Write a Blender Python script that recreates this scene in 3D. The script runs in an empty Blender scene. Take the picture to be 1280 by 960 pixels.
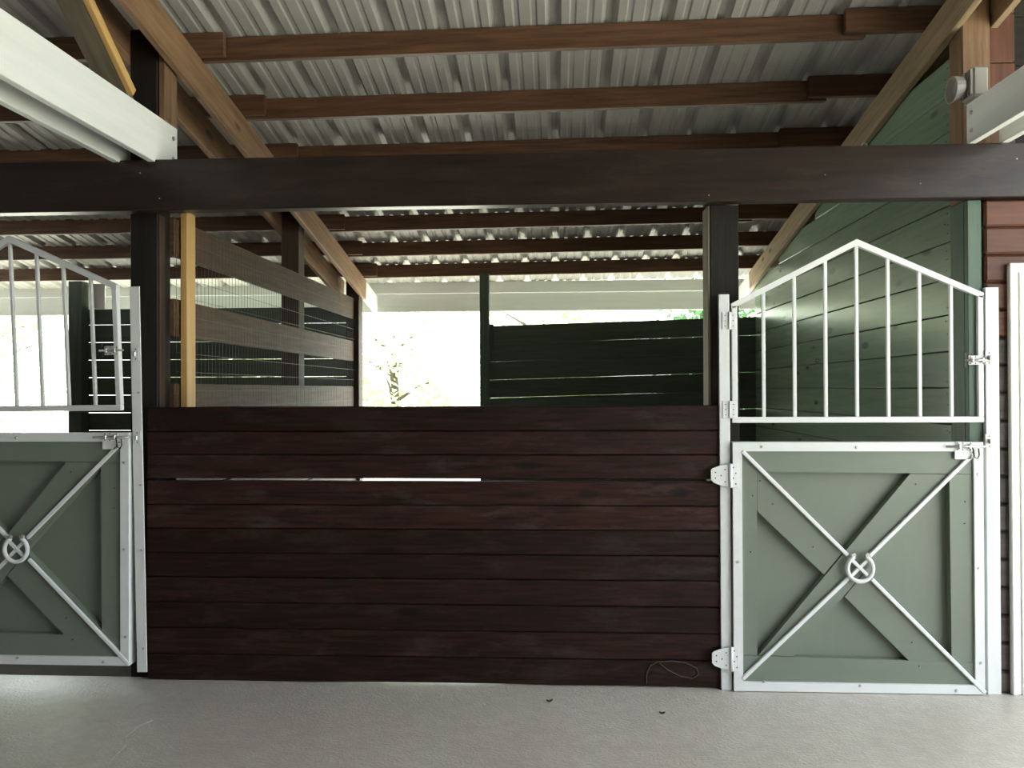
import bpy, bmesh, math, random
from mathutils import Vector, Matrix
random.seed(7)
S = bpy.context.scene
COL = S.collection
R = math.radians

# ---------------------------------------------------------------- camera
cam_d = bpy.data.cameras.new('camera'); cam = bpy.data.objects.new('camera', cam_d); COL.objects.link(cam)
cam_d.sensor_width = 36.0; cam_d.lens = 1030.0 / 1280.0 * 36.0; cam_d.clip_start = 0.05; cam_d.clip_end = 500
yaw, pitch, roll = R(3.1), R(0.39), 0.004
fw = Vector((-math.sin(yaw) * math.cos(pitch), math.cos(yaw) * math.cos(pitch), math.sin(pitch)))
rt = fw.cross(Vector((0, 0, 1))).normalized(); up = rt.cross(fw)
r2 = rt * math.cos(roll) - up * math.sin(roll); u2 = up * math.cos(roll) + rt * math.sin(roll)
m = Matrix((r2, u2, -fw)).transposed().to_4x4(); m.translation = (0, -4.1, 1.472)
cam.matrix_world = m
S.camera = cam

# ---------------------------------------------------------------- sky, sun, exposure
W = bpy.data.worlds.new('sky'); S.world = W; W.use_nodes = True
nt = W.node_tree; nt.nodes.clear()
wo = nt.nodes.new('ShaderNodeOutputWorld'); bg = nt.nodes.new('ShaderNodeBackground'); sk = nt.nodes.new('ShaderNodeTexSky')
sk.sky_type = 'NISHITA'; sk.sun_disc = False; sk.sun_elevation = R(64); sk.sun_rotation = R(28)
sk.air_density = 1.0; sk.dust_density = 3.0; sk.ozone_density = 1.0
mixw = nt.nodes.new('ShaderNodeMixRGB'); mixw.inputs[0].default_value = 0.55
mixw.inputs[2].default_value = (8.5, 8.9, 9.2, 1)          # thin bright cloud over the whole sky
nt.links.new(sk.outputs[0], mixw.inputs[1]); nt.links.new(mixw.outputs[0], bg.inputs[0])
bg.inputs[1].default_value = 0.55; nt.links.new(bg.outputs[0], wo.inputs[0])
sun_d = bpy.data.lights.new('sun', 'SUN'); sun_d.energy = 16.0; sun_d.angle = R(0.53); sun_d.color = (1, 0.95, 0.86)
sun = bpy.data.objects.new('sun', sun_d); COL.objects.link(sun)
sun_az, sun_el = R(62), R(64)      # measured from +X: the sun stands high behind the barn, to the right
sv = Vector((math.cos(sun_az) * math.cos(sun_el), math.sin(sun_az) * math.cos(sun_el), math.sin(sun_el)))
sun.rotation_euler = sv.to_track_quat('Z', 'Y').to_euler(); sun.location = (0, 0, 20)
S.view_settings.view_transform = 'Standard'; S.view_settings.look = 'None'
S.view_settings.gamma = 1.0; S.view_settings.use_curve_mapping = False
S.view_settings.exposure = 1.05

# ---------------------------------------------------------------- materials
def new_mat(name):
    mt = bpy.data.materials.new(name); mt.use_nodes = True
    n = mt.node_tree.nodes; n.clear()
    o = n.new('ShaderNodeOutputMaterial'); b = n.new('ShaderNodeBsdfPrincipled')
    mt.node_tree.links.new(b.outputs[0], o.inputs[0])
    return mt, n, mt.node_tree.links, b

def coords(n, l, scale, rnd=True):
    tc = n.new('ShaderNodeTexCoord'); mp = n.new('ShaderNodeMapping'); mp.inputs['Scale'].default_value = scale
    if rnd:
        oi = n.new('ShaderNodeObjectInfo'); mu = n.new('ShaderNodeVectorMath'); mu.operation = 'SCALE'
        mu.inputs[0].default_value = (37, 51, 29); l.new(oi.outputs['Random'], mu.inputs['Scale'])
        ad = n.new('ShaderNodeVectorMath'); l.new(tc.outputs['Object'], ad.inputs[0]); l.new(mu.outputs[0], ad.inputs[1])
        l.new(ad.outputs[0], mp.inputs['Vector'])
    else:
        l.new(tc.outputs['Object'], mp.inputs['Vector'])
    return mp.outputs[0]

def noise(n, l, vec, scale, detail=5, rough=0.6):
    t = n.new('ShaderNodeTexNoise'); t.inputs['Scale'].default_value = scale; t.inputs['Detail'].default_value = detail
    t.inputs['Roughness'].default_value = rough; l.new(vec, t.inputs['Vector']); return t.outputs[0]

def ramp(n, l, fac, stops):
    r = n.new('ShaderNodeValToRGB'); e = r.color_ramp.elements
    while len(e) < len(stops): e.new(0.5)
    for k, (p, c) in enumerate(stops):
        e[k].position = p; e[k].color = (c[0], c[1], c[2], 1) if not isinstance(c, float) else (c, c, c, 1)
    l.new(fac, r.inputs[0]); return r.outputs[0]

def mixc(n, l, fac, a, b, mode='MIX'):
    x = n.new('ShaderNodeMixRGB'); x.blend_type = mode
    for i, v in ((0, fac), (1, a), (2, b)):
        if isinstance(v, (int, float)): x.inputs[i].default_value = v
        elif isinstance(v, tuple): x.inputs[i].default_value = (*v, 1)
        else: l.new(v, x.inputs[i])
    return x.outputs[0]

def bump(n, l, b, h, strength, dist=0.01):
    bp = n.new('ShaderNodeBump'); bp.inputs['Strength'].default_value = strength; bp.inputs['Distance'].default_value = dist
    l.new(h, bp.inputs['Height']); l.new(bp.outputs[0], b.inputs['Normal'])

def wood(name, dark, light, rough=0.6, vary=0.35, grain=1.0, knots=0.0, knotcol=(0.05, 0.03, 0.02), scuff=0.0, scuffcol=(0.2, 0.18, 0.16), bmp=0.25, spec=0.4):
    mt, n, l, b = new_mat(name)
    v = coords(n, l, (1.1, 16, 16)); g = noise(n, l, v, 2.2 * grain, 8, 0.65)
    col = ramp(n, l, g, [(0.3, dark), (0.7, light)])
    if scuff:
        v2 = coords(n, l, (2.0, 7, 7)); s = noise(n, l, v2, 1.3, 7, 0.75)
        sm = ramp(n, l, s, [(0.52, 0.0), (0.74, scuff)])
        col = mixc(n, l, sm, col, scuffcol)
    if knots:
        v3 = coords(n, l, (2.2, 6, 6)); vo = n.new('ShaderNodeTexVoronoi'); vo.inputs['Scale'].default_value = 1.0
        l.new(v3, vo.inputs['Vector']); km = ramp(n, l, vo.outputs['Distance'], [(0.1, knots), (0.17, 0.0)])
        col = mixc(n, l, km, col, knotcol)
    oi = n.new('ShaderNodeObjectInfo'); mr = n.new('ShaderNodeMapRange')
    mr.inputs[3].default_value = 1 - vary; mr.inputs[4].default_value = 1 + vary; l.new(oi.outputs['Random'], mr.inputs[0])
    col = mixc(n, l, 1.0, col, mr.outputs[0], 'MULTIPLY')
    l.new(col, b.inputs['Base Color']); b.inputs['Roughness'].default_value = rough
    b.inputs['Specular IOR Level'].default_value = spec
    bump(n, l, b, g, bmp, 0.004)
    return mt

def paint(name, c, rough=0.45, wear=0.12, wearcol=None, bmp=0.1, metallic=0.0):
    mt, n, l, b = new_mat(name)
    v = coords(n, l, (3, 9, 9)); g = noise(n, l, v, 2.0, 6, 0.65)
    wc = wearcol or tuple(x * 0.75 for x in c)
    col = mixc(n, l, ramp(n, l, g, [(0.4, 0.0), (0.75, wear * 4 if wear < .25 else 1.0)]), c, wc)
    l.new(col, b.inputs['Base Color']); b.inputs['Roughness'].default_value = rough; b.inputs['Metallic'].default_value = metallic
    bump(n, l, b, g, bmp, 0.003)
    return mt

M = {}
M['stain'] = wood('dark_stained_wood', (0.005, 0.0025, 0.002), (0.044, 0.0150, 0.0092), 0.55, 0.4, 1.6, 0.7, (0.004, 0.003, 0.003), 0.6, (0.085, 0.062, 0.054), 0.5, 0.2)
M['header'] = wood('dark_header_wood', (0.008, 0.005, 0.004), (0.028, 0.015, 0.010), 0.38, 0.1, 0.8, 0.5, (0.006, 0.005, 0.004), 0.6, (0.06, 0.042, 0.03), 0.25, 0.4)
M['purlin'] = wood('purlin_wood', (0.05, 0.024, 0.012), (0.19, 0.09, 0.045), 0.6, 0.25, 0.9)
M['rafter'] = wood('rafter_pine', (0.11, 0.06, 0.03), (0.27, 0.16, 0.085), 0.6, 0.2, 0.8, 0.8, (0.06, 0.03, 0.015))
M['pine'] = wood('pale_pine', (0.18, 0.125, 0.07), (0.38, 0.28, 0.17), 0.6, 0.1, 0.8, 0.9, (0.06, 0.03, 0.015))
M['oldpost'] = wood('old_post_wood', (0.025, 0.014, 0.008), (0.07, 0.042, 0.024), 0.65, 0.2)
M['darkpost'] = wood('dark_stained_post', (0.009, 0.008, 0.006), (0.022, 0.018, 0.013), 0.6, 0.1, 1.0, 0.0, (0, 0, 0), 0.3, (0.05, 0.04, 0.03), 0.3, 0.2)
M['pale'] = wood('raw_pale_wood', (0.10, 0.085, 0.06), (0.20, 0.165, 0.115), 0.65, 0.1)
M['yellow'] = wood('yellow_pine', (0.46, 0.27, 0.085), (0.62, 0.40, 0.15), 0.5, 0.05, 0.7, 0.3, (0.2, 0.1, 0.04))
M['rail'] = wood('weathered_rail_wood', (0.045, 0.024, 0.012), (0.13, 0.075, 0.04), 0.65, 0.15)
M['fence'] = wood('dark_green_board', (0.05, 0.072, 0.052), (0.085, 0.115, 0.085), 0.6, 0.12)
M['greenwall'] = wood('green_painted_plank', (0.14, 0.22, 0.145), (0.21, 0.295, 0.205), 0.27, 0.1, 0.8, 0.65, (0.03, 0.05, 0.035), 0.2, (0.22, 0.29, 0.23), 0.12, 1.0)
M['cornergreen'] = wood('green_corner_paint', (0.06, 0.10, 0.068), (0.085, 0.135, 0.095), 0.5, 0.05)
M['doorgreen'] = paint('green_door_paint', (0.165, 0.195, 0.15), 0.45, 0.1, (0.135, 0.165, 0.125), 0.15)
M['white'] = paint('white_enamel', (0.72, 0.74, 0.72), 0.4, 0.06)
M['whitewood'] = wood('white_painted_wood', (0.70, 0.72, 0.69), (0.79, 0.80, 0.77), 0.5, 0.03, 0.6)
M['trimwhite'] = paint('door_white_paint', (0.85, 0.85, 0.80), 0.4, 0.03)
M['redlog'] = wood('red_brown_siding', (0.05, 0.016, 0.008), (0.14, 0.05, 0.022), 0.55, 0.25, 0.8, 0.3, (0.03, 0.012, 0.008))
M['greylog'] = wood('grey_brown_siding', (0.045, 0.036, 0.033), (0.11, 0.09, 0.08), 0.65, 0.25)
M['steel'] = paint('zinc_steel', (0.55, 0.55, 0.53), 0.35, 0.1, (0.25, 0.22, 0.2), 0.1, 0.8)
M['rust'] = paint('dark_steel', (0.05, 0.045, 0.04), 0.5, 0.2, (0.1, 0.05, 0.03), 0.2, 0.6)
M['wire'] = paint('galvanised_wire', (0.13, 0.13, 0.12), 0.5, 0.1, None, 0.0, 0.5)
M['lamp'] = paint('grey_plastic', (0.30, 0.29, 0.25), 0.5, 0.05)
M['black'] = paint('black_rubber', (0.015, 0.015, 0.015), 0.6, 0.02)
M['chalk'] = paint('chalk_line', (0.09, 0.075, 0.065), 0.9, 0.05)
M['bark'] = wood('bark', (0.05, 0.04, 0.03), (0.14, 0.11, 0.08), 0.8, 0.2)

def roofmat():
    mt, n, l, b = new_mat('ribbed_metal_roofing')
    v = coords(n, l, (2, 2, 2)); g = noise(n, l, v, 1.5, 6, 0.6)
    c = ramp(n, l, g, [(0.3, (0.40, 0.395, 0.37)), (0.75, (0.50, 0.495, 0.465))])
    l.new(c, b.inputs['Base Color']); b.inputs['Metallic'].default_value = 0.0; b.inputs['Roughness'].default_value = 0.5; b.inputs['Specular IOR Level'].default_value = 0.35
    return mt
M['roof'] = roofmat()

def concrete():
    mt, n, l, b = new_mat('trowelled_concrete')
    v = coords(n, l, (1, 1, 1), False)
    a = noise(n, l, v, 1.1, 8, 0.62); f = noise(n, l, v, 14, 8, 0.7); s = noise(n, l, v, 70, 3, 0.6)
    c = ramp(n, l, a, [(0.3, (0.47, 0.435, 0.37)), (0.7, (0.57, 0.535, 0.465))])
    c2 = ramp(n, l, f, [(0.25, 0.8), (0.6, 1.0)])
    l.new(mixc(n, l, 1.0, c, c2, 'MULTIPLY'), b.inputs['Base Color'])
    b.inputs['Roughness'].default_value = 0.34; b.inputs['Specular IOR Level'].default_value = 0.6
    h = mixc(n, l, 0.6, f, s); sc = ramp(n, l, h, [(0.45, 0.0), (0.7, 1.0)])
    bump(n, l, b, sc, 0.35, 0.006)
    return mt
M['concrete'] = concrete()

def soil(name, c1, c2, sc=3):
    mt, n, l, b = new_mat(name)
    v = coords(n, l, (1, 1, 1), False); a = noise(n, l, v, sc, 9, 0.7)
    l.new(ramp(n, l, a, [(0.3, c1), (0.7, c2)]), b.inputs['Base Color']); b.inputs['Roughness'].default_value = 0.9
    bump(n, l, b, a, 0.6, 0.03); return mt
M['dirt'] = soil('stall_sand', (0.16, 0.14, 0.12), (0.28, 0.26, 0.23))
M['grass'] = soil('dry_sandy_grass', (0.36, 0.39, 0.28), (0.50, 0.50, 0.44), 2)

def leafmat(name, c1, c2):
    mt, n, l, b = new_mat(name)
    v = coords(n, l, (1, 1, 1), False); a = noise(n, l, v, 6, 3, 0.6)
    l.new(ramp(n, l, a, [(0.35, c1), (0.65, c2)]), b.inputs['Base Color']); b.inputs['Roughness'].default_value = 0.5
    tr = n.new('ShaderNodeBsdfTranslucent'); tr.inputs[0].default_value = (*c2, 1)
    mx = n.new('ShaderNodeMixShader'); mx.inputs[0].default_value = 0.4
    l.new(b.outputs[0], mx.inputs[1]); l.new(tr.outputs[0], mx.inputs[2])
    l.new(mx.outputs[0], n['Material Output'].inputs[0]); return mt
M['leaf'] = leafmat('sunlit_leaves', (0.38, 0.48, 0.24), (0.62, 0.70, 0.46))  # leaf colour paled to imitate burnt-out sunlight
M['leafd'] = leafmat('shaded_green_leaves', (0.04, 0.12, 0.035), (0.10, 0.24, 0.08))  # darker leaf copy; the weaker light on this tree is in its colour

# ---------------------------------------------------------------- building helpers
def link(name, me, mat, parent=None):
    o = bpy.data.objects.new(name, me); COL.objects.link(o)
    if mat is not None and not me.materials: me.materials.append(M[mat])
    if parent is not None: o.parent = parent
    return o

def empty(name, loc=(0, 0, 0), parent=None):
    o = bpy.data.objects.new(name, None); COL.objects.link(o); o.location = loc
    o.empty_display_size = 0.1
    if parent is not None: o.parent = parent
    return o

def tag(o, label=None, cat=None, group=None, kind=None):
    if label: o['label'] = label
    if cat: o['category'] = cat
    if group: o['group'] = group
    if kind: o['kind'] = kind
    return o

def structure(name):
    return tag(empty(name), kind='structure')

_cache = {}
def boxmesh(L, w, h, bev):
    key = (round(L, 4), round(w, 4), round(h, 4), bev)
    bm = bmesh.new(); bmesh.ops.create_cube(bm, size=1.0)
    bmesh.ops.scale(bm, vec=(L, w, h), verts=bm.verts)
    if bev: bmesh.ops.bevel(bm, geom=bm.edges[:], offset=min(bev, w * .3, h * .3), segments=1, affect='EDGES')
    me = bpy.data.meshes.new('board'); bm.to_mesh(me); bm.free()
    return me

def frame(p0, p1, ref=None):
    a, b = Vector(p0), Vector(p1); x = (b - a).normalized()
    rf = Vector(ref) if ref else (Vector((0, 1, 0)) if abs(x.z) > 0.9 else Vector((0, 0, 1)))
    z = (rf - x * rf.dot(x)).normalized(); y = z.cross(x)
    mt = Matrix((x, y, z)).transposed().to_4x4(); mt.translation = (a + b) / 2
    return mt, (b - a).length

def bar(name, p0, p1, w, h, mat, parent=None, bev=0.003, ref=None):
    """a squared length of timber or steel; its length is local x, h lies along the reference axis"""
    mt, L = frame(p0, p1, ref)
    key = (round(L, 3), round(w, 4), round(h, 4), bev, mat)
    me = _cache.get(key)
    if me is None: me = _cache[key] = boxmesh(L, w, h, bev)
    o = link(name, me, mat, parent)
    o.location = mt.translation; o.rotation_euler = mt.to_euler()
    return o

def box(name, x0, x1, y0, y1, z0, z1, mat, parent=None, bev=0.003):
    """axis-aligned piece, grain along its longest side"""
    c = ((x0 + x1) / 2, (y0 + y1) / 2, (z0 + z1) / 2); d = (x1 - x0, y1 - y0, z1 - z0)
    k = d.index(max(d))
    if k == 0: return bar(name, (x0, c[1], c[2]), (x1, c[1], c[2]), d[1], d[2], mat, parent, bev)
    if k == 1: return bar(name, (c[0], y0, c[2]), (c[0], y1, c[2]), d[0], d[2], mat, parent, bev)
    return bar(name, (c[0], c[1], z0), (c[0], c[1], z1), d[0], d[1], mat, parent, bev)

def meshobj(name, verts, faces, mat, parent=None, smooth=False):
    me = bpy.data.meshes.new(name); me.from_pydata([tuple(v) for v in verts], [], faces); me.update()
    if smooth:
        for p in me.polygons: p.use_smooth = True
    return link(name, me, mat, parent)

def tube_geo(pts, r, n=8, closed=False, V=None, Fc=None):
    V = [] if V is None else V; Fc = [] if Fc is None else Fc
    base = len(V); P = [Vector(p) for p in pts]; prev = None
    for i, p in enumerate(P):
        if closed: d = P[(i + 1) % len(P)] - P[i - 1]
        else: d = P[min(i + 1, len(P) - 1)] - P[max(i - 1, 0)]
        d.normalize()
        rf = prev if prev is not None else (Vector((0, 0, 1)) if abs(d.z) < .9 else Vector((1, 0, 0)))
        a = (rf - d * rf.dot(d)).normalized(); bb = d.cross(a); prev = a
        rr = r[i] if isinstance(r, (list, tuple)) else r
        for k in range(n):
            t = 2 * math.pi * (k + .5) / n; V.append(p + (a * math.cos(t) + bb * math.sin(t)) * rr)
    m_ = len(P)
    for i in range(m_ if closed else m_ - 1):
        j = (i + 1) % m_
        for k in range(n):
            k2 = (k + 1) % n
            Fc.append((base + i * n + k, base + i * n + k2, base + j * n + k2, base + j * n + k))
    if not closed:
        Fc.append(tuple(base + k for k in reversed(range(n)))); Fc.append(tuple(base + (m_ - 1) * n + k for k in range(n)))
    return V, Fc

def tube(name, pts, r, mat, parent=None, n=8, closed=False):
    V, Fc = tube_geo(pts, r, n, closed); return meshobj(name, V, Fc, mat, parent, True)

def disc_mesh(r, h, n=10):
    bm = bmesh.new(); bmesh.ops.create_cone(bm, cap_ends=True, segments=n, radius1=r, radius2=r * .7, depth=h)
    bmesh.ops.rotate(bm, verts=bm.verts, matrix=Matrix.Rotation(R(90), 3, 'X'))
    me = bpy.data.meshes.new('bolt'); bm.to_mesh(me); bm.free(); return me
BOLT = disc_mesh(0.0075, 0.006); BOLT.materials.append(M['steel'])
HOLE = disc_mesh(0.0035, 0.002, 8); HOLE.materials.append(M['rust'])
def bolt(x, y, z, parent, me=None, name='bolt', s=1.0, rz=0):
    o = link(name, me or BOLT, None, parent); o.location = (x, y, z); o.scale = (s,) * 3; o.rotation_euler = (0, 0, rz); return o

# ---------------------------------------------------------------- dimensions of the barn
TL, TR_ = -2.13, 2.06              # centre lines of the two trusses
YB = 4.30                           # inner face of the rear wall
def zr(x, y): return 3.41 - 0.178 * y + 0.010 * max(-4.0, min(3.0, x))     # top edge of the rafters
YRIDGE = -2.6
XR, XL = 4.7, -10.0            # unseen barn ends, placed to balance the aisle light
PUR = 0.13

# ---------------------------------------------------------------- floor and ground
fl = structure('floor')
meshobj('slab', [(XL, -6, 0), (XR, -6, 0), (XR, 0.045, 0), (XL, 0.045, 0), (XL, -6, -.12), (XR, -6, -.12), (XR, 0.045, -.12), (XL, 0.045, -.12)],
        [(0, 1, 2, 3), (7, 6, 5, 4), (0, 4, 5, 1), (1, 5, 6, 2), (2, 6, 7, 3), (3, 7, 4, 0)], 'concrete', fl)
V = []; Fc = []
tube_geo([(-1.755, -.99, -.0008), (-1.788, -.857, -.0008), (-1.794, -.76, -.0008), (-1.839, -.683, -.0008), (-1.839, -.575, -.0008), (-1.815, -.495, -.0008)], 0.0022, 5, False, V, Fc)
meshobj('crack', V, Fc, 'concrete', fl)
sf = meshobj('floor_stall', [(-9, .045, -.03), (2.1, .045, -.03), (2.1, 4.9, -.03), (-9, 4.9, -.03), (-9, .045, -.1), (2.1, .045, -.1), (2.1, 4.9, -.1), (-9, 4.9, -.1)],
        [(0, 1, 2, 3), (7, 6, 5, 4), (0, 4, 5, 1), (1, 5, 6, 2), (2, 6, 7, 3), (3, 7, 4, 0)], 'dirt'); sf['kind'] = 'structure'
g = meshobj('ground', [(-80, -80, -.13), (80, -80, -.13), (80, 80, -.13), (-80, 80, -.13)], [(0, 1, 2, 3)], 'grass'); g['kind'] = 'structure'

# ---------------------------------------------------------------- roof: ribbed panels and purlins
ce = structure('ceiling')
def roof_panel(x0, ya, yb, flip=False):
    p = 0.3048
    prof = []
    for k in range(3):
        o = k * p
        prof += [(o - .044, 0), (o - .020, .038), (o + .020, .038), (o + .044, 0),
                 (o + .085, 0), (o + .095, .006), (o + .115, .006), (o + .125, 0),
                 (o + .180, 0), (o + .190, .006), (o + .210, .006), (o + .220, 0)]
    prof.append((3 * p - .044, 0))
    V = []; Fc = []
    ys = [ya, (ya + yb) / 2, yb]
    def zz(x, y):
        yy = y if not flip else 2 * YRIDGE - y
        return zr(x, yy) + PUR
    n = len(prof)
    for t in (0, .0015):
        for y in ys:
            for (dx, dz) in prof: V.append((x0 + dx, y, zz(x0 + dx, y) + dz + t + .001))
    for q in range(2):
        for i in range(2):
            for k in range(n - 1):
                a = q * 3 * n + i * n + k
                f_ = (a, a + 1, a + n + 1, a + n)
                Fc.append(f_ if q else f_[::-1])
    for i in (0, 2):
        for k in range(n - 1):
            a = i * n + k; b = 3 * n + a
            Fc.append((a, a + 1, b + 1, b))
    return meshobj('roof_panel', V, Fc, 'roof', ce)
x = -0.01 - 0.9144 * 11
while x < XR - .5:
    roof_panel(x, YRIDGE, 5.05); roof_panel(x, -7.2, YRIDGE, True); x += 0.9144
def purlin(xa, xb, y, dz=0, mat='purlin', flip=False, h=PUR):
    yy = y if not flip else 2 * YRIDGE - y
    slope = math.atan(0.178) * (1 if not flip else -1)
    za = zr(xa, yy) + h / 2 + dz; zb = zr(xb, yy) + h / 2 + dz
    return bar('purlin', (xa, y, za), (xb, y, zb), 0.042, h - .001, mat, ce)
PY = [0.39 + 0.645 * k for k in range(-4, 7)]
for i, y in enumerate(PY):
    purlin(XL, -1.83, y - 0.022)
    purlin(-2.02, 1.66, y + 0.022, -0.004)
    purlin(1.54, XR, y - 0.022, 0.0)
for y in (-3.2, -3.9, -4.6, -5.3, -6.0, -6.7):
    purlin(XL, XR, y, 0, 'purlin', True)
# eave outside the rear wall, painted white
box('sub_fascia', XL, XR, 4.90, 4.94, zr(0, 4.92), zr(0, 4.92) + .125, 'whitewood', ce)
box('fascia', XL, XR, 4.945, 4.975, 2.335, 2.545, 'whitewood', ce)

# ---------------------------------------------------------------- trusses
def truss(xc, xn, side, label):
    """xn: centre of the plank set nearer to the middle stall, side: +1 when it lies on the right of the posts"""
    t = tag(empty('roof_truss', (0, 0, 0)), label, 'truss', 'roof trusses')
    xf = xc - side * (0.075 + 0.019)
    depth = 0.21 if side > 0 else 0.18
    for xx in (xn, xf):
        def pt(y): return (xx, y, zr(xx, y) - depth / 2)
        bar('rafter', pt(YRIDGE + .02), pt(4.36), 0.038, depth, 'rafter' if side > 0 else 'pine', t)
        tl = bar('rafter_tail', pt(4.36), pt(4.9), 0.038, depth * .9, 'whitewood', t); tl['label'] = 'white painted rafter end under the eave'
        yy = lambda y: (xx, y, zr(xx, 2 * YRIDGE - y) - depth / 2)
        bar('rafter', yy(YRIDGE - .02), yy(-6.9), 0.038, depth, 'rafter', t)
    return t

t1 = truss(TL, -1.990, 1, 'pair of brown rafters sloping down above the wire mesh partition')
box('upright', -2.055, -2.022, 0.06, 0.20, 2.876, 3.30, 'rafter', t1)
# web plank between the rafters, leaning towards the aisle
bar('web_plank', (TL + .02, -0.10, 2.80), (TL + .02, -0.98, 3.45), 0.04, 0.12, 'pale', t1, ref=(1, 0, 0))
bar('web_edge', (TL + .095, -0.245, 2.907), (TL + .095, -0.98, 3.45), 0.045, 0.028, 'yellow', t1, ref=(1, 0, 0))
t2 = truss(TR_, 1.971, -1, 'pale pine rafter sloping along the top of the green wall')

def tie(xa, xb, z0, z1, yend, label, group='white tie beams'):
    t = tag(empty('tie_beam', (0, 0, 0)), label, 'beam', group)
    for xx in (xa, xb): box('plank', xx - .019, xx + .019, -5.1, yend, z0, z1, 'whitewood', t)
    for xx, s in ((xa, 1 if xa < 0 else -1),):
        for zb in (z0 + (z1 - z0) * .28, z0 + (z1 - z0) * .72):
            o = bolt(xx + s * .022, yend - .05, zb, t, s=1.6); o.rotation_euler = (0, 0, R(90) * s)
    return t
tb = tie(-2.041, -2.225, 2.632, 2.875, 0.20, 'white painted double tie beam running overhead at the upper left')
box('spacer', -2.205, -2.061, -.62, -.25, 2.72, 2.89, 'whitewood', tb)
tie(1.999, 2.150, 2.645, 2.838, -0.02, 'pale painted tie beam end above the header at the upper right')

# ---------------------------------------------------------------- posts and header
def post(x0, x1, y0, y1, z0, z1, mat, label, side=None, grp='timber posts', sidemat='pale'):
    t = tag(empty('post', ((x0 + x1) / 2, (y0 + y1) / 2, z0)), label, 'post', grp)
    w, d = x1 - x0, y1 - y0
    box('timber', -w / 2, w / 2, -d / 2, d / 2, 0, z1 - z0, mat, t, 0.004)
    if side is not None:
        s, za, zb = side
        box('side_board', s * w / 2 + (0 if s > 0 else -.012), s * w / 2 + (.012 if s > 0 else 0), -d / 2 + .004, (d / 2 if s < 0 else -d / 2 + .06), za - z0, zb - z0, sidemat, t, 0.002)
    return t
post(-2.205, -2.06, 0.055, 0.20, -.015, zr(TL, .1) - .02, 'darkpost', 'dark timber post rising behind the left white latch post', (1, 1.36, 2.383), sidemat='oldpost')
post(0.765, 0.905, 0.04, 0.18, -.015, 2.384, 'darkpost', 'dark timber post with pale side behind the right door hinge post', (-1, 1.385, 2.383))
pq = post(1.992, 2.125, 0.04, 0.18, -.015, 2.384, 'cornergreen', 'corner post green below and brown above the header beside the floodlight')
box('upper_timber', -.0665, .0665, -.07, .07, 2.40, zr(TR_, .1) - .005, 'rafter', pq, .004)
post(-2.21, -2.068, 2.42, 2.57, -.015, zr(TL, 2.5) - .02, 'oldpost', 'dark timber post behind the middle of the mesh partition')
post(-2.13, -1.995, YB - .145, YB - .005, -.015, zr(TL, YB) - .02, 'oldpost', 'dark corner post where the mesh partition meets the rear opening')
post(-0.775, -0.68, YB - .10, YB - .005, -.015, zr(0, 4.25), 'fence', 'slim green post between the rear opening and board fence')
post(-5.04, -4.90, YB - .145, YB - .005, -.015, zr(-5, 4.26), 'fence', 'green post beside the rear opening of the left stall')
box_ = tag(empty('header_beam', (0, 0, 2.385)), 'long dark brown header beam spanning the whole stall front', 'beam')
box('timber', XL, XR, -.045, 0.035, 0, 0.258, 'header', box_, 0.004)
for (bx_, bz_) in ((0.745, .03), (1.75, .07), (2.2, .18), (2.26, .05), (-2.1, .19), (-2.0, .06), (1.3, .12)):
    bolt(bx_, -.047, bz_, box_, name='nail', s=.5)
tube('ring_hook', [(1.5 + .012 * math.cos(a), -.01, .27 + .012 * math.sin(a)) for a in [k * math.pi / 5 for k in range(10)]], .002, 'steel', box_, 6, True)

# ---------------------------------------------------------------- front plank wall
def plank_mesh(L, w, h, wav_top=0.0, wav_bot=0.0, seed=0):
    rnd = random.Random(seed); n = 14; V = []; Fc = []
    tops = []; c = 0
    for i in range(n + 1):
        c = c * .6 + rnd.uniform(-1, 1) * .7; tops.append(c)
    for i in range(n + 1):
        xx = -L / 2 + L * i / n; zt = h / 2 + tops[i] * wav_top; zb = -h / 2 + tops[-i - 1] * wav_bot
        b = .004
        V += [(xx, -w / 2, zb + b), (xx, -w / 2, zt - b), (xx, -w / 2 + b, zt), (xx, w / 2, zt), (xx, w / 2, zb), (xx, -w / 2 + b, zb)]
    for i in range(n):
        for k in range(6):
            a = i * 6 + k; k2 = i * 6 + (k + 1) % 6
            Fc.append((a, k2, k2 + 6, a + 6)[::-1])
    Fc.append(tuple(range(6))); Fc.append(tuple(n * 6 + k for k in reversed(range(6))))
    me = bpy.data.meshes.new('plank'); me.from_pydata(V, [], Fc); me.update(); return me

PZ = [1.390, 1.265, 1.145, 1.025, 0.893, 0.773, 0.649, 0.525, 0.398, 0.266, 0.134, 0.003]
def front_wall(xa, xb, wf, seed):
    for i in range(11):
        zt, zb = PZ[i], PZ[i + 1]
        if i == 3: zt -= 0.010
        gap = 0.003
        h = zt - zb - gap
        me = plank_mesh(xb - xa, .036, h, 0.0045 if i == 0 else 0.0012, 0.0035 if i == 10 else 0.0008, seed + i)
        o = link('plank', me, 'stain', wf)
        o.location = ((xa + xb) / 2, 0.018 + random.uniform(-.004, .003), zb + gap + h / 2)
        o.rotation_euler = (0, random.uniform(-.0006, .0006), 0)
        if i not in (2, 3):
            pass
    # tongues behind the joints keep the daylight out where the boards still meet
    for i in range(1, 11):
        if i == 3: continue
        box('tongue', xa, xb, 0.026, 0.042, PZ[i] - .012, PZ[i] + .012, 'stain', wf, 0.001)
wf = structure('wall_front')
front_wall(-2.085, 0.80, wf, 11)
front_wall(-6.2, -3.38, wf, 40)  # unseen continuation, added to keep outdoor light from the left stall
pts = []
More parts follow.
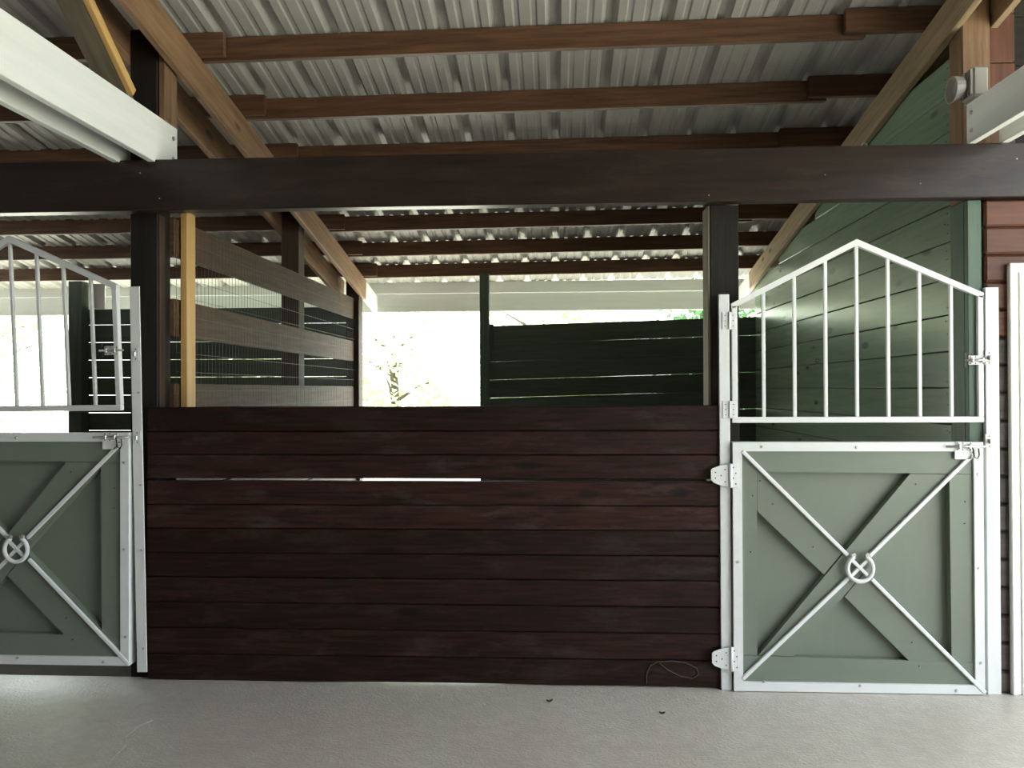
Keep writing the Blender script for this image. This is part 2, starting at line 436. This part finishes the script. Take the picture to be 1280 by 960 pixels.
for k in range(26):
    a = k / 25 * 2 * math.pi * .86
    pts.append((0.60 + .10 * math.cos(a + 2.6) + .03 * math.sin(a), -.0015, 0.105 + .045 * math.sin(a * 1.0 + 2.3)))
pts = [(0.435, -.0015, 0.02), (0.437, -.0015, .07), (0.455, -.0015, .11), (.49, -.0015, .128), (.56, -.0015, .135), (.63, -.0015, .125), (.68, -.0015, .10), (.69, -.0015, .07), (.66, -.0015, .05), (.60, -.0015, .06), (.54, -.0015, .09), (.50, -.0015, .122)]
tube('chalk_mark', pts, .0022, 'chalk', wf, 5)

# unseen wall across the aisle, added to shade the left side
wo_ = structure('wall_opposite_added')
z = 3.2
while z > .02:
    box('plank', XL, XR, -6.04, -6.0, max(0, z - .184), z - .004, 'stain', wo_); z -= .186
we_ = structure('wall_end_added')  # unseen end wall, added to darken the left of the aisle
z = 3.2
while z > .02:
    box('plank', XL - .04, XL, -6.0, -.05, max(0, z - .184), z - .004, 'stain', we_); z -= .186
# ---------------------------------------------------------------- right: siding beside the white door
ws = structure('wall_aisle')
z = 2.383; k = 0
while z > 0.01:
    z0 = max(0.0, z - .131)
    mt_ = 'redlog' if z > 1.80 else 'greylog'  # lower boards are greyer than the upper ones
    o = box('log_board', 2.072, XR, 0.0, 0.036, z0, z, mt_, ws, 0.012)
    z -= .134; k += 1
bpy.data.objects.remove(o) if o.dimensions.z < .02 else None
for zz0 in (2.585, 2.828, 3.071, 3.314):
    box('log_board', 2.13, 2.253, 0.06, 0.10, zz0 + .06 * (zz0 < 2.6), zz0 + .240, 'redlog', ws, 0.006)
    box('added_dark_board', 2.256, XR, 0.105, 0.14, zz0 + .06 * (zz0 < 2.6), min(zz0 + .241, 3.50), 'darkpost', ws, 0.004)  # dark boards added in place of a dark void, also stopping light
box('backing_sheet', 2.13, XR, 0.038, 0.048, 0.0, 2.383, 'stain', ws, .001)  # added behind the siding to stop light leaking through its joints
gp = structure('trim_1')
box('corner_board', 1.992, 2.058, 0.004, 0.038, 0.0, 2.383, 'cornergreen', gp)

dr = structure('door_1')
def casing(x0, sgn, z0, z1):
    for (a, b, y) in ((0, .018, -.030), (.018, .045, -.022), (.045, .06, -.027), (.06, .085, -.016)):
        xs = sorted((x0 + sgn * a, x0 + sgn * b)); box('casing', xs[0], xs[1], y, 0.0, z0, z1 - (a if True else 0), 'trimwhite', dr, .004)
casing(2.172, 1, 0.0, 2.07); casing(3.16, -1, 0.0, 2.07)
for (a, b, y) in ((0, .018, -.0305), (.018, .045, -.0225), (.045, .06, -.0275), (.06, .085, -.0165)):
    box('head_casing', 2.172 + a, 3.16 - a, y, 0.0, 2.07 - b, 2.07 - a, 'trimwhite', dr, .004)
box('door_leaf', 2.257, 3.075, -.010, .0, 0.01, 1.985, 'trimwhite', dr)
for (za, zb) in ((.25, .9), (1.05, 1.8)):
    box('door_panel', 2.40, 2.93, -.018, -.010, za, zb, 'trimwhite', dr, .006)

# ---------------------------------------------------------------- right green wall of the stall
wr = structure('wall_right')
box('backing_sheet', 2.036, 2.046, .185, YB - .003, 0, 2.55, 'fence', wr, .001)  # hidden sheet added so no light leaks between the planks
GZ = [1.472 + .186 * k for k in range(-8, 11)]
for i in range(len(GZ) - 1):
    z0, z1 = GZ[i] + .0025, GZ[i + 1] - .0025
    if z0 < 0: z0 = 0.0
    ym = YB - .003
    # cut the course where the rafter slopes over it
    yl = (3.40 + .028 - z1 - .05) / .178
    ye = min(ym, yl)
    if ye < .3: continue
    xo = random.uniform(-.002, .002)
    if 2.0 < z1 < 2.9 and i % 3 == 0 and ye > 2:
        ys = 1.1 + .5 * random.random()
        box('plank', 1.996 + xo, 2.034 + xo, .185, ys - .002, z0, z1, 'greenwall', wr, .003)
        box('plank', 1.996 - xo, 2.034 - xo, ys + .002, ye, z0, z1, 'greenwall', wr, .003)
    else:
        box('plank', 1.996 + xo, 2.034 + xo, .185, ye, z0, z1, 'greenwall', wr, .003)
    for q in range(3):
        for yy in (.21, .235):
            if random.random() < .6: 
                o = bolt(1.996 + xo - .0012, yy + random.uniform(-.01, .01), z0 + .035 + q * .055 + random.uniform(-.008, .008), wr, HOLE, 'nail', 1.3, R(90))
box('plank_end', 1.996, 2.034, 0.185, .34, GZ[-1] + .0025, 3.355, 'greenwall', wr, .003)

# unseen room walls right of the green wall, added to block light
wr2 = structure('wall_room_added')
z = 3.45
while z > .02:
    ye = min(YB + .03, (3.45 + .10 - z) / .178)
    if ye > .3: box('plank', XR - .04, XR, .16, ye, max(0, z - .184), z - .001, 'stain', wr2)
    if z < 2.66: box('plank', 2.09, XR - .042, YB + .035, YB + .07, max(0, z - .184), z - .001, 'stain', wr2)
    z -= .186
# ---------------------------------------------------------------- rear board walls
wb = structure('wall_back')
tilt = 0.026
def rear_board(xa, xb, z0, z1, tl, par, y=YB):
    xm = (xa + xb) / 2
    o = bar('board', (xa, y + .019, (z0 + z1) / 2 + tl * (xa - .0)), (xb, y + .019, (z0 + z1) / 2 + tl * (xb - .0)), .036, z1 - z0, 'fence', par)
    return o
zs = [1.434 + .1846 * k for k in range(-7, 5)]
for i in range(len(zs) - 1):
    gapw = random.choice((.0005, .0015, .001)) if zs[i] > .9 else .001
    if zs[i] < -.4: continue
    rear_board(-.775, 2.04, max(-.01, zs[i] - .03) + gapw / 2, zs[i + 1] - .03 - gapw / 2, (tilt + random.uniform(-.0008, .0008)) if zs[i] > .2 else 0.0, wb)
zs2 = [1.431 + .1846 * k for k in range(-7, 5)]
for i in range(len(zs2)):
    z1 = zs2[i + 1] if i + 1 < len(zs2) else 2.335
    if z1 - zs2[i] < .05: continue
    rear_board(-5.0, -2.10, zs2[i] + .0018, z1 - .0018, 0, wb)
    rear_board(-8.9, -6.3, zs2[i] + .003, z1 - .003, 0, wb)  # unseen boards, added against stray light at the far left
rear_board(-5.0, -2.10, 0.0, zs2[0] - .004, 0, wb) if zs2[0] > .05 else None
box('white_block', -4.88, -4.72, YB - .02, YB - .002, 2.335, 2.60, 'whitewood', wb)
box('fence_cap', -.68, -.64, YB - .03, YB - .002, 1.9, 2.14, 'fence', wb)

# ---------------------------------------------------------------- partition between the stalls
wl = structure('wall_left')
XP = -2.045
for (z0, z1) in ((2.193, 2.398), (1.765, 1.965), (1.31, 1.512)):
    box('rail_board', XP - .019, XP + .011, 0.19, YB - .15, z0, z1, 'rail', wl)
z = 1.30
while z > .02:
    box('plank', XP - .019, XP + .019, .19, YB - .15, max(0, z - .184), z - .004, 'stain', wl); z -= .186
V = []; Fc = []
xm = XP + .0165
y = .20
while y < YB - .16:
    tube_geo([(xm, y, 1.25), (xm, y, 2.392)], .0013, 4, False, V, Fc); y += .0508
z = 1.27
while z < 2.40:
    tube_geo([(xm + .0026, .196, z), (xm + .0026, YB - .155, z)], .0013, 4, False, V, Fc); z += .1016
wm = meshobj('wire_mesh', V, Fc, 'wire', wl); wm['kind'] = 'stuff'; wm['label'] = 'rectangular welded wire mesh over the rails'
st = box('stud', -2.025, -1.988, .24, .345, 1.30, 2.44, 'yellow', wl); st['label'] = 'bright yellow pine stud holding the mesh edge'
box('end_batten', XP + .02, XP + .06, YB - .21, YB - .15, 1.0, 2.38, 'oldpost', wl)
# unseen far partition of the left stall, added to limit its light
wl2 = structure('wall_stall_added')
z = 2.4
while z > .02:
    box('plank', -6.24, -6.20, .19, YB, max(0, z - .184), z - .004, 'stain', wl2); z -= .186

# ---------------------------------------------------------------- white steel posts of the doors
def steel_post(name_label, pb, pt_, w, d, grp='white door posts'):
    t = tag(empty('gate_post', pb), name_label, 'post', grp)
    bar('angle_face', (0, 0, 0), (pt_[0] - pb[0], pt_[1] - pb[1], pt_[2] - pb[2]), w, .006, 'white', t, .0015)
    bar('angle_leg', (-w / 2 + .003, d / 2, 0), (-w / 2 + .003 + pt_[0] - pb[0], pt_[1] - pb[1] + d / 2, pt_[2] - pb[2]), .006, d, 'white', t, .0015)
    return t
p1 = steel_post('white steel latch post beside the left stall door', (-2.108, -.012, .045), (-2.146, -.012, 2.005), .052, .030)
for zb in (.12, .62, .95, 1.42): bolt(.01 - .036 * zb / 1.9, -.005, zb, p1)
p2 = steel_post('white hinge post at the left edge of the right door', (0.823, -.012, 0.0), (0.821, -.012, 1.935), .050, .020)
p3 = steel_post('white latch post between the right door and brown siding', (2.092, -.016, 0.0), (2.094, -.016, 1.955), .062, .030)

# ---------------------------------------------------------------- hardware
def slide_bolt(parent, x, z, length=.13, y=-.03, drop=False):
    """plate, round bolt, two keepers and the catch on the post"""
    t = empty('slide_bolt', (x, y, z), parent); t['label'] = 'zinc slide bolt'
    box('plate', -.045, .03, -.003, 0, -.022, .022, 'white', t, .001)
    tube('rod', [(-length * .55, -.012, 0), (length * .55, -.012, 0)], .006, 'steel', t, 8)
    for q in (-.03, .018): box('keeper', q - .007, q + .007, -.019, -.003, -.012, .012, 'steel', t, .003)
    for q in (-.037, -.012, .024):
        for zz in (-.016, .016): bolt(q, -.004, zz, t, HOLE, 'screw_hole', 1)
    if drop:
        box('drop_plate', -.05, .03, -.004, 0, -.062, -.018, 'white', t, .002)
        tube('handle', [(-.06, -.014, .002), (0.02, -.014, 0), (.03, -.016, -.012), (.034, -.016, -.05), (.05, -.016, -.058), (.058, -.016, -.04), (.055, -.016, -.01)], .0035, 'rust', t, 6)
    return t
def catch_plate(parent, x, y, z):
    t = empty('catch_plate', (x, y, z), parent); t['label'] = 'white catch plate with screw holes'
    box('plate', -.018, .018, -.003, 0, -.035, .035, 'white', t, .004)
    box('eye', -.006, .006, -.02, -.003, -.012, .012, 'steel', t, .003)
    for zz in (-.024, .024): bolt(0, -.004, zz, t, HOLE, 'screw_hole', 1)
    return t
catch_plate(p1, .008 - .03, -.004, 1.235 - .045); catch_plate(p1, -.030, -.004, 1.66 - .045)
catch_plate(p3, -.018, -.004, 1.215); catch_plate(p3, -.016, -.004, 1.615)

def butt_hinge(parent, x, y, z, h=.085):
    t = empty('hinge', (x, y, z), parent); t['label'] = 'white butt hinge'
    box('leaf', -.034, -.003, -.003, 0, -h / 2, h / 2, 'white', t, .001)
    box('leaf', .003, .030, -.003, 0, -h / 2, h / 2, 'white', t, .001)
    tube('knuckle', [(0, -.004, -h / 2), (0, -.004, h / 2)], .006, 'white', t, 8)
    for sx in (-.02, .018):
        for zz in (-.3, 0, .3): bolt(sx, -.004, zz * h, t, HOLE, 'screw_hole', .8)
    return t
def wide_hinge(parent, x, y, z):
    """tapered leaf on the wall side, straight leaf on the door frame"""
    t = empty('hinge', (x, y, z), parent); t['label'] = 'white tapered strap hinge'
    pr_ = [(-.006, -.055), (-.006, .055), (-.045, .05), (-.085, .036), (-.093, .028), (-.093, -.020), (-.080, -.034), (-.045, -.048)]
    V = [(a, -.004, b) for a, b in pr_] + [(a, 0, b) for a, b in pr_]; n = len(pr_)
    Fc = [tuple(range(n)), tuple(range(2 * n - 1, n - 1, -1))] + [(i, (i + 1) % n + 0, (i + 1) % n + n, i + n)[::-1] for i in range(n)]
    meshobj('strap_leaf', V, Fc, 'white', t)
    box('leaf', .006, .036, -.004, 0, -.058, .058, 'white', t, .001)
    tube('knuckle', [(0, -.006, -.058), (0, -.006, .058)], .0085, 'white', t, 8)
    for (a, b) in ((-.072, 0.016), (-.072, -.012), (-.045, .0), (-.025, .03), (-.025, -.03), (.014, .04), (.026, .012), (.014, -.012), (.026, -.04)):
        bolt(a, -.005, b, t, HOLE, 'screw_hole', 1)
    return t

# ---------------------------------------------------------------- stall doors
def poly_prism(name, pts, y0, y1, mat, parent):
    n = len(pts); V = [(a, y0, b) for a, b in pts] + [(a, y1, b) for a, b in pts]
    ar = sum(pts[i][0] * pts[(i + 1) % n][1] - pts[(i + 1) % n][0] * pts[i][1] for i in range(n))
    if ar < 0: pts = pts[::-1]; V = [(a, y0, b) for a, b in pts] + [(a, y1, b) for a, b in pts]
    Fc = [tuple(range(n)), tuple(range(2 * n - 1, n - 1, -1))] + [(i, i + n, (i + 1) % n + n, (i + 1) % n) for i in range(n)]
    return meshobj(name, V, Fc, mat, parent)

def stall_door(loc, Wd, Hd, label, hinges, rz=0):
    t = tag(empty('stall_door', loc), label, 'door', 'cross-braced lower stall doors'); t.rotation_euler = (0, 0, rz)
    sx, sz = Wd / 1.19, Hd / 1.21
    q = lambda zx, zy: ((zx - 133) / 665 * sx, (870 - zy) / 661 * sz)
    box('backing_sheet', .02, Wd - .02, .022, .034, .02, Hd - .02, 'doorgreen', t, .001)
    yb_, yf = .022, -.022
    poly_prism('rail_board', [q(165, 98), q(905, 98), q(905, 172), q(165, 165)], yf, yb_, 'doorgreen', t)
    poly_prism('rail_board', [q(165, 842), q(905, 842), q(905, 772), q(165, 758)], yf, yb_, 'doorgreen', t)
    poly_prism('stile_board', [q(163, 164), q(212, 164), q(210, 757), q(163, 757)], yf + .001, yb_, 'doorgreen', t)
    poly_prism('stile_board', [q(822, 173), q(905, 173), q(905, 771), q(825, 771)], yf + .001, yb_, 'doorgreen', t)
    poly_prism('brace_board', [q(214, 757), q(699, 172), q(821, 173), q(821, 190), q(590, 440), q(326, 759)], yf + .002, yb_, 'doorgreen', t)
    poly_prism('brace_board', [q(213, 166), q(240, 166), q(490, 418), q(424, 496), q(213, 294)], yf + .003, yb_, 'doorgreen', t)
    poly_prism('brace_board', [q(558, 483), q(824, 750), q(824, 771), q(692, 769), q(490, 567)], yf + .003, yb_, 'doorgreen', t)
    # white steel frame of flat bars with mitred corners
    fwid = .044; ys = -.034; ye_ = .036
    o_ = [(0, 0), (Wd, 0), (Wd, Hd), (0, Hd)]; i_ = [(fwid, fwid), (Wd - fwid, fwid), (Wd - fwid, Hd - fwid), (fwid, Hd - fwid)]
    for a, nm in ((0, 'frame_rail'), (1, 'frame_stile'), (2, 'frame_rail'), (3, 'frame_stile')):
        b = (a + 1) % 4
        poly_prism(nm, [o_[a], o_[b], i_[b], i_[a]], ys, ye_, 'white', t)
    rx, rz_ = q(533, 470)
    for (a, b) in ((q(163, 98), q(497, 432)), (q(572, 507), q(925, 865)), (q(893, 108), q(566, 434)), (q(501, 503), q(160, 832))):
        bar('cross_strap', (a[0], -.030, a[1]), (b[0], -.030, b[1]), .016, .019, 'white', t, .003)
    # horseshoe with its small cross
    hs = []
    for k in range(25):
        a = R(118) + k / 24 * R(304)
        hs.append((rx + .060 * math.cos(a), -.046, rz_ - .002 + .063 * math.sin(a)))
    h_ = tube('horseshoe', hs, [.0105] * 25, 'white', t, 8); h_['label'] = 'white horseshoe at the crossing'
    for e_ in (hs[0], hs[-1]):
        bolt(e_[0] + (.004 if e_[0] > rx else -.004), -.05, e_[2] + .008, h_, None, 'heel', 1.9)
    for s_ in (-1, 1):
        bar('cross_piece', (rx - .036, -.040 + .002 * s_, rz_ - .036 * s_), (rx + .036, -.040 + .002 * s_, rz_ + .036 * s_), .014, .016, 'white', h_, .002)
    for (a, b) in ((225, 84), (527, 86), (228, 838), (533, 848), (835, 858), (148, 455), (908, 172), (908, 470), (912, 770)):
        xx, zz = q(a, b); bolt(xx, ys - .003, zz, t)
    for (a, b) in ((198, 243), (190, 425), (262, 270), (222, 195), (868, 330), (870, 260), (716, 205), (722, 785), (700, 710), (390, 407)):
        xx, zz = q(a, b); bolt(xx, yf - .001, zz, t, HOLE, 'nail', 1.1)
    slide_bolt(t, Wd - .085, Hd - .02, .17, ys, True)
    for zz in hinges: wide_hinge(t, -.013, -.034, zz)
    return t
stall_door((0.855, 0, 0.004), 1.185, 1.207, 'green cross-braced door with white straps and horseshoe, right stall front', (1.045, .155))
stall_door((-3.345, 0, 0.082), 1.178, 1.178, 'green cross-braced door with white straps and horseshoe, cut by left picture edge', (1.02, .155))

# ---------------------------------------------------------------- upper grille gates
def grille(loc, rot, label, gl):
    t = tag(empty('grille_gate', loc), label, 'gate', 'white barred upper gates'); t.rotation_euler = rot
    Wd = 1.20; a = .028; hl, hp, hr = .585, .893, .625; xp = .604
    bar('bottom_rail', (0, 0, a / 2), (Wd, 0, a / 2), a, a, 'white', t, .003)
    bar('stile', (a / 2, 0, a), (a / 2, 0, hl - a * .4), a, a, 'white', t, .003)
    bar('stile', (Wd - a / 2, 0, a), (Wd - a / 2, 0, hr - a * .4), a, a, 'white', t, .003)
    poly_prism('sloping_rail', [(0, hl - a * .9), (0, hl), (xp, hp), (xp, hp - a * 1.12), (a, hl - a * .55)], -a / 2, a / 2, 'white', t)
    poly_prism('sloping_rail', [(Wd, hr - a * .9), (Wd, hr), (xp, hp), (xp, hp - a * 1.12), (Wd - a, hr - a * .55)], -a / 2, a / 2, 'white', t)
    for k in range(1, 8):
        xx = .007 + k * .1492
        zt = hl + (hp - hl) * xx / xp if xx < xp else hp + (hr - hp) * (xx - xp) / (Wd - xp)
        bar('bar', (xx, 0, a), (xx, 0, zt - a * .9), .016, .016, 'white', t, .002)
    for zz in (.065, .50): butt_hinge(t, -.012, -.016, zz)
    s_ = slide_bolt(t, Wd - .03, .30, .12, -.016)
    box('rubber_pad', -.066, -.054, -.006, .002, -.035, .035, 'black', s_, .001)
    return t
grille((0.857, 0, 1.305), (0, 0, 0), 'white barred gate with peaked top in front of the green wall', 1)
gm = Matrix.Rotation(-.118, 4, 'Z') @ Matrix.Rotation(-.009, 4, 'Y') @ Matrix.Rotation(.047, 4, 'X')
grille((-3.357, .048, 1.365), gm.to_euler(), 'white barred gate hanging ajar in front of the bright left opening', 2)

# ---------------------------------------------------------------- floodlight and cable at the upper right
fl_ = tag(empty('floodlight', (1.99, -.05, 2.84)), 'small grey floodlight mounted above the tie beam end', 'lamp')
box('housing', -.02, .05, -.06, .06, .012, .15, 'lamp', fl_, .008)
for k in range(5): box('fin', -.032, -.02, -.055 + k * .024, -.047 + k * .024, .02, .14, 'lamp', fl_, .001)
V = []; Fc = []
prof = [(-.032, .030), (-.05, .050), (-.085, .062), (-.095, .064), (-.095, .058), (-.07, .040)]
n = 18
for (xx, rr) in prof:
    for k in range(n):
        a = 2 * math.pi * k / n; V.append((xx, rr * math.cos(a), .075 + rr * math.sin(a) - (xx + .03) * -.25))
for i in range(len(prof) - 1):
    for k in range(n): Fc.append((i * n + k, i * n + (k + 1) % n, (i + 1) * n + (k + 1) % n, (i + 1) * n + k)[::-1])
Fc.append(tuple((len(prof) - 1) * n + k for k in range(n)))
meshobj('lamp_head', V, Fc, 'lamp', fl_, False)
box('bracket', -.01, .03, -.04, .06, 0, .012, 'lamp', fl_)
cb = tag(tube('cable', [(2.37, -.05, 3.6), (2.34, -.06, 3.42), (2.325, -.05, 3.28), (2.33, -.03, 3.12), (2.36, 0, 2.98), (2.40, .02, 2.88)], .006, 'steel', None, 8), 'thin grey cable hanging at the upper right edge', 'cable')

# ---------------------------------------------------------------- bits on the floor
def leaf_bit(x, y, label, s, rz):
    V = []; Fc = []
    n = 7
    for i in range(n):
        t = i / (n - 1); w = .008 * math.sin(math.pi * t) + .001; zc = .003 + .008 * (t - .5) ** 2 * 4
        V += [((t - .5) * .03, -w, zc + .004), ((t - .5) * .03, 0, zc), ((t - .5) * .03, w, zc + .005), ((t - .5) * .03, 0, zc - .0025)]
    for i in range(n - 1):
        for k in range(4): Fc.append((i * 4 + k, i * 4 + (k + 1) % 4, i * 4 + 4 + (k + 1) % 4, i * 4 + 4 + k))
    o = meshobj('dry_leaf', V, Fc, 'rail'); o.location = (x, y, .0005); o.rotation_euler = (0, 0, rz); o.scale = (s,) * 3
    tag(o, label, 'leaf', 'dry bits on the floor')
leaf_bit(-.04, -.21, 'tiny curled dry leaf on the concrete below the plank wall middle', 1.0, .2)
leaf_bit(.47, -.33, 'tiny brown dry leaf on the concrete nearest the right stall door', .9, -.1)

# ---------------------------------------------------------------- trees outside
def tree(x, y, h, rad, label, mat, n, seed, low=0.12, leaf=.16, name='leafy_tree', cat='tree'):
    rnd = random.Random(seed)
    t = tag(empty(name, (x, y, -.13)), label, cat, 'trees behind the barn')
    V = []; Fc = []
    tube_geo([(0, 0, 0), (.05, .03, h * .3), (-.03, .06, h * .65)], [rad * .07, rad * .05, rad * .02], 8, False, V, Fc)
    for k in range(7):
        a = rnd.random() * 6.28; z0 = h * rnd.uniform(.2, .6)
        tube_geo([(0, 0, z0), (rad * .35 * math.cos(a), rad * .35 * math.sin(a), z0 + h * .1), (rad * .7 * math.cos(a), rad * .7 * math.sin(a), z0 + h * .16)], [rad * .03, rad * .02, rad * .008], 5, False, V, Fc)
    meshobj('trunk', V, Fc, 'bark', t)
    V = []; Fc = []
    clumps = []
    for k in range(26):
        a = rnd.random() * 6.28; zz = h * rnd.uniform(low, .95); rr = rad * math.sqrt(max(.05, 1 - ((zz / h - .5) / .56) ** 2)) * rnd.uniform(.35, .95)
        clumps.append(Vector((rr * math.cos(a), rr * math.sin(a), zz)))
    for k in range(n):
        c = rnd.choice(clumps); d = Vector((rnd.gauss(0, 1), rnd.gauss(0, 1), rnd.gauss(0, .8))) * rad * .2
        p = c + d; s = leaf * rnd.uniform(.6, 1.3)
        if p.z < .05: p.z = .05 + rnd.random() * .3
        ax = Vector((rnd.uniform(-1, 1), rnd.uniform(-1, 1), rnd.uniform(-.6, .6))).normalized(); bx2 = ax.orthogonal().normalized()
        bx2 = (Matrix.Rotation(rnd.random() * 6.28, 3, ax) @ bx2)
        i = len(V)
        V += [p - ax * s, p + bx2 * s * .42, p + ax * s, p - bx2 * s * .42]; Fc.append((i, i + 1, i + 2, i + 3))
    f_ = meshobj('foliage', V, Fc, mat, t); f_['kind'] = 'stuff'
    return t
tree(-5.6, 24, 5.5, 2.6, 'sunlit leafy tree seen through the middle rear opening', 'leaf', 6000, 1, .05)
tree(5.2, 21, 5.6, 2.6, 'tree with shaded leaf colour showing above the right end of the rear fence', 'leafd', 7000, 2, .1)
tree(-21, 25, 6.0, 2.8, 'sunlit leafy tree seen through the left stall opening', 'leaf', 6000, 3, .05)
for k, (xx, yy, hh, rr, lb) in enumerate(((-13.5, 30, 6.5, 3.2, 'pale tree hidden behind the rear boards of the left stall'), (-0.5, 31, 7, 3.4, 'distant sunlit tree behind the slim green rear post'),
                                      (12.5, 30, 7, 3.4, 'distant sunlit tree beyond the back of the green wall'), (-30, 33, 7, 3.6, 'distant sunlit tree farthest out beyond the left opening'))):
    tree(xx, yy, hh, rr, lb, 'leaf', 5000, 10 + k, .03, .22)
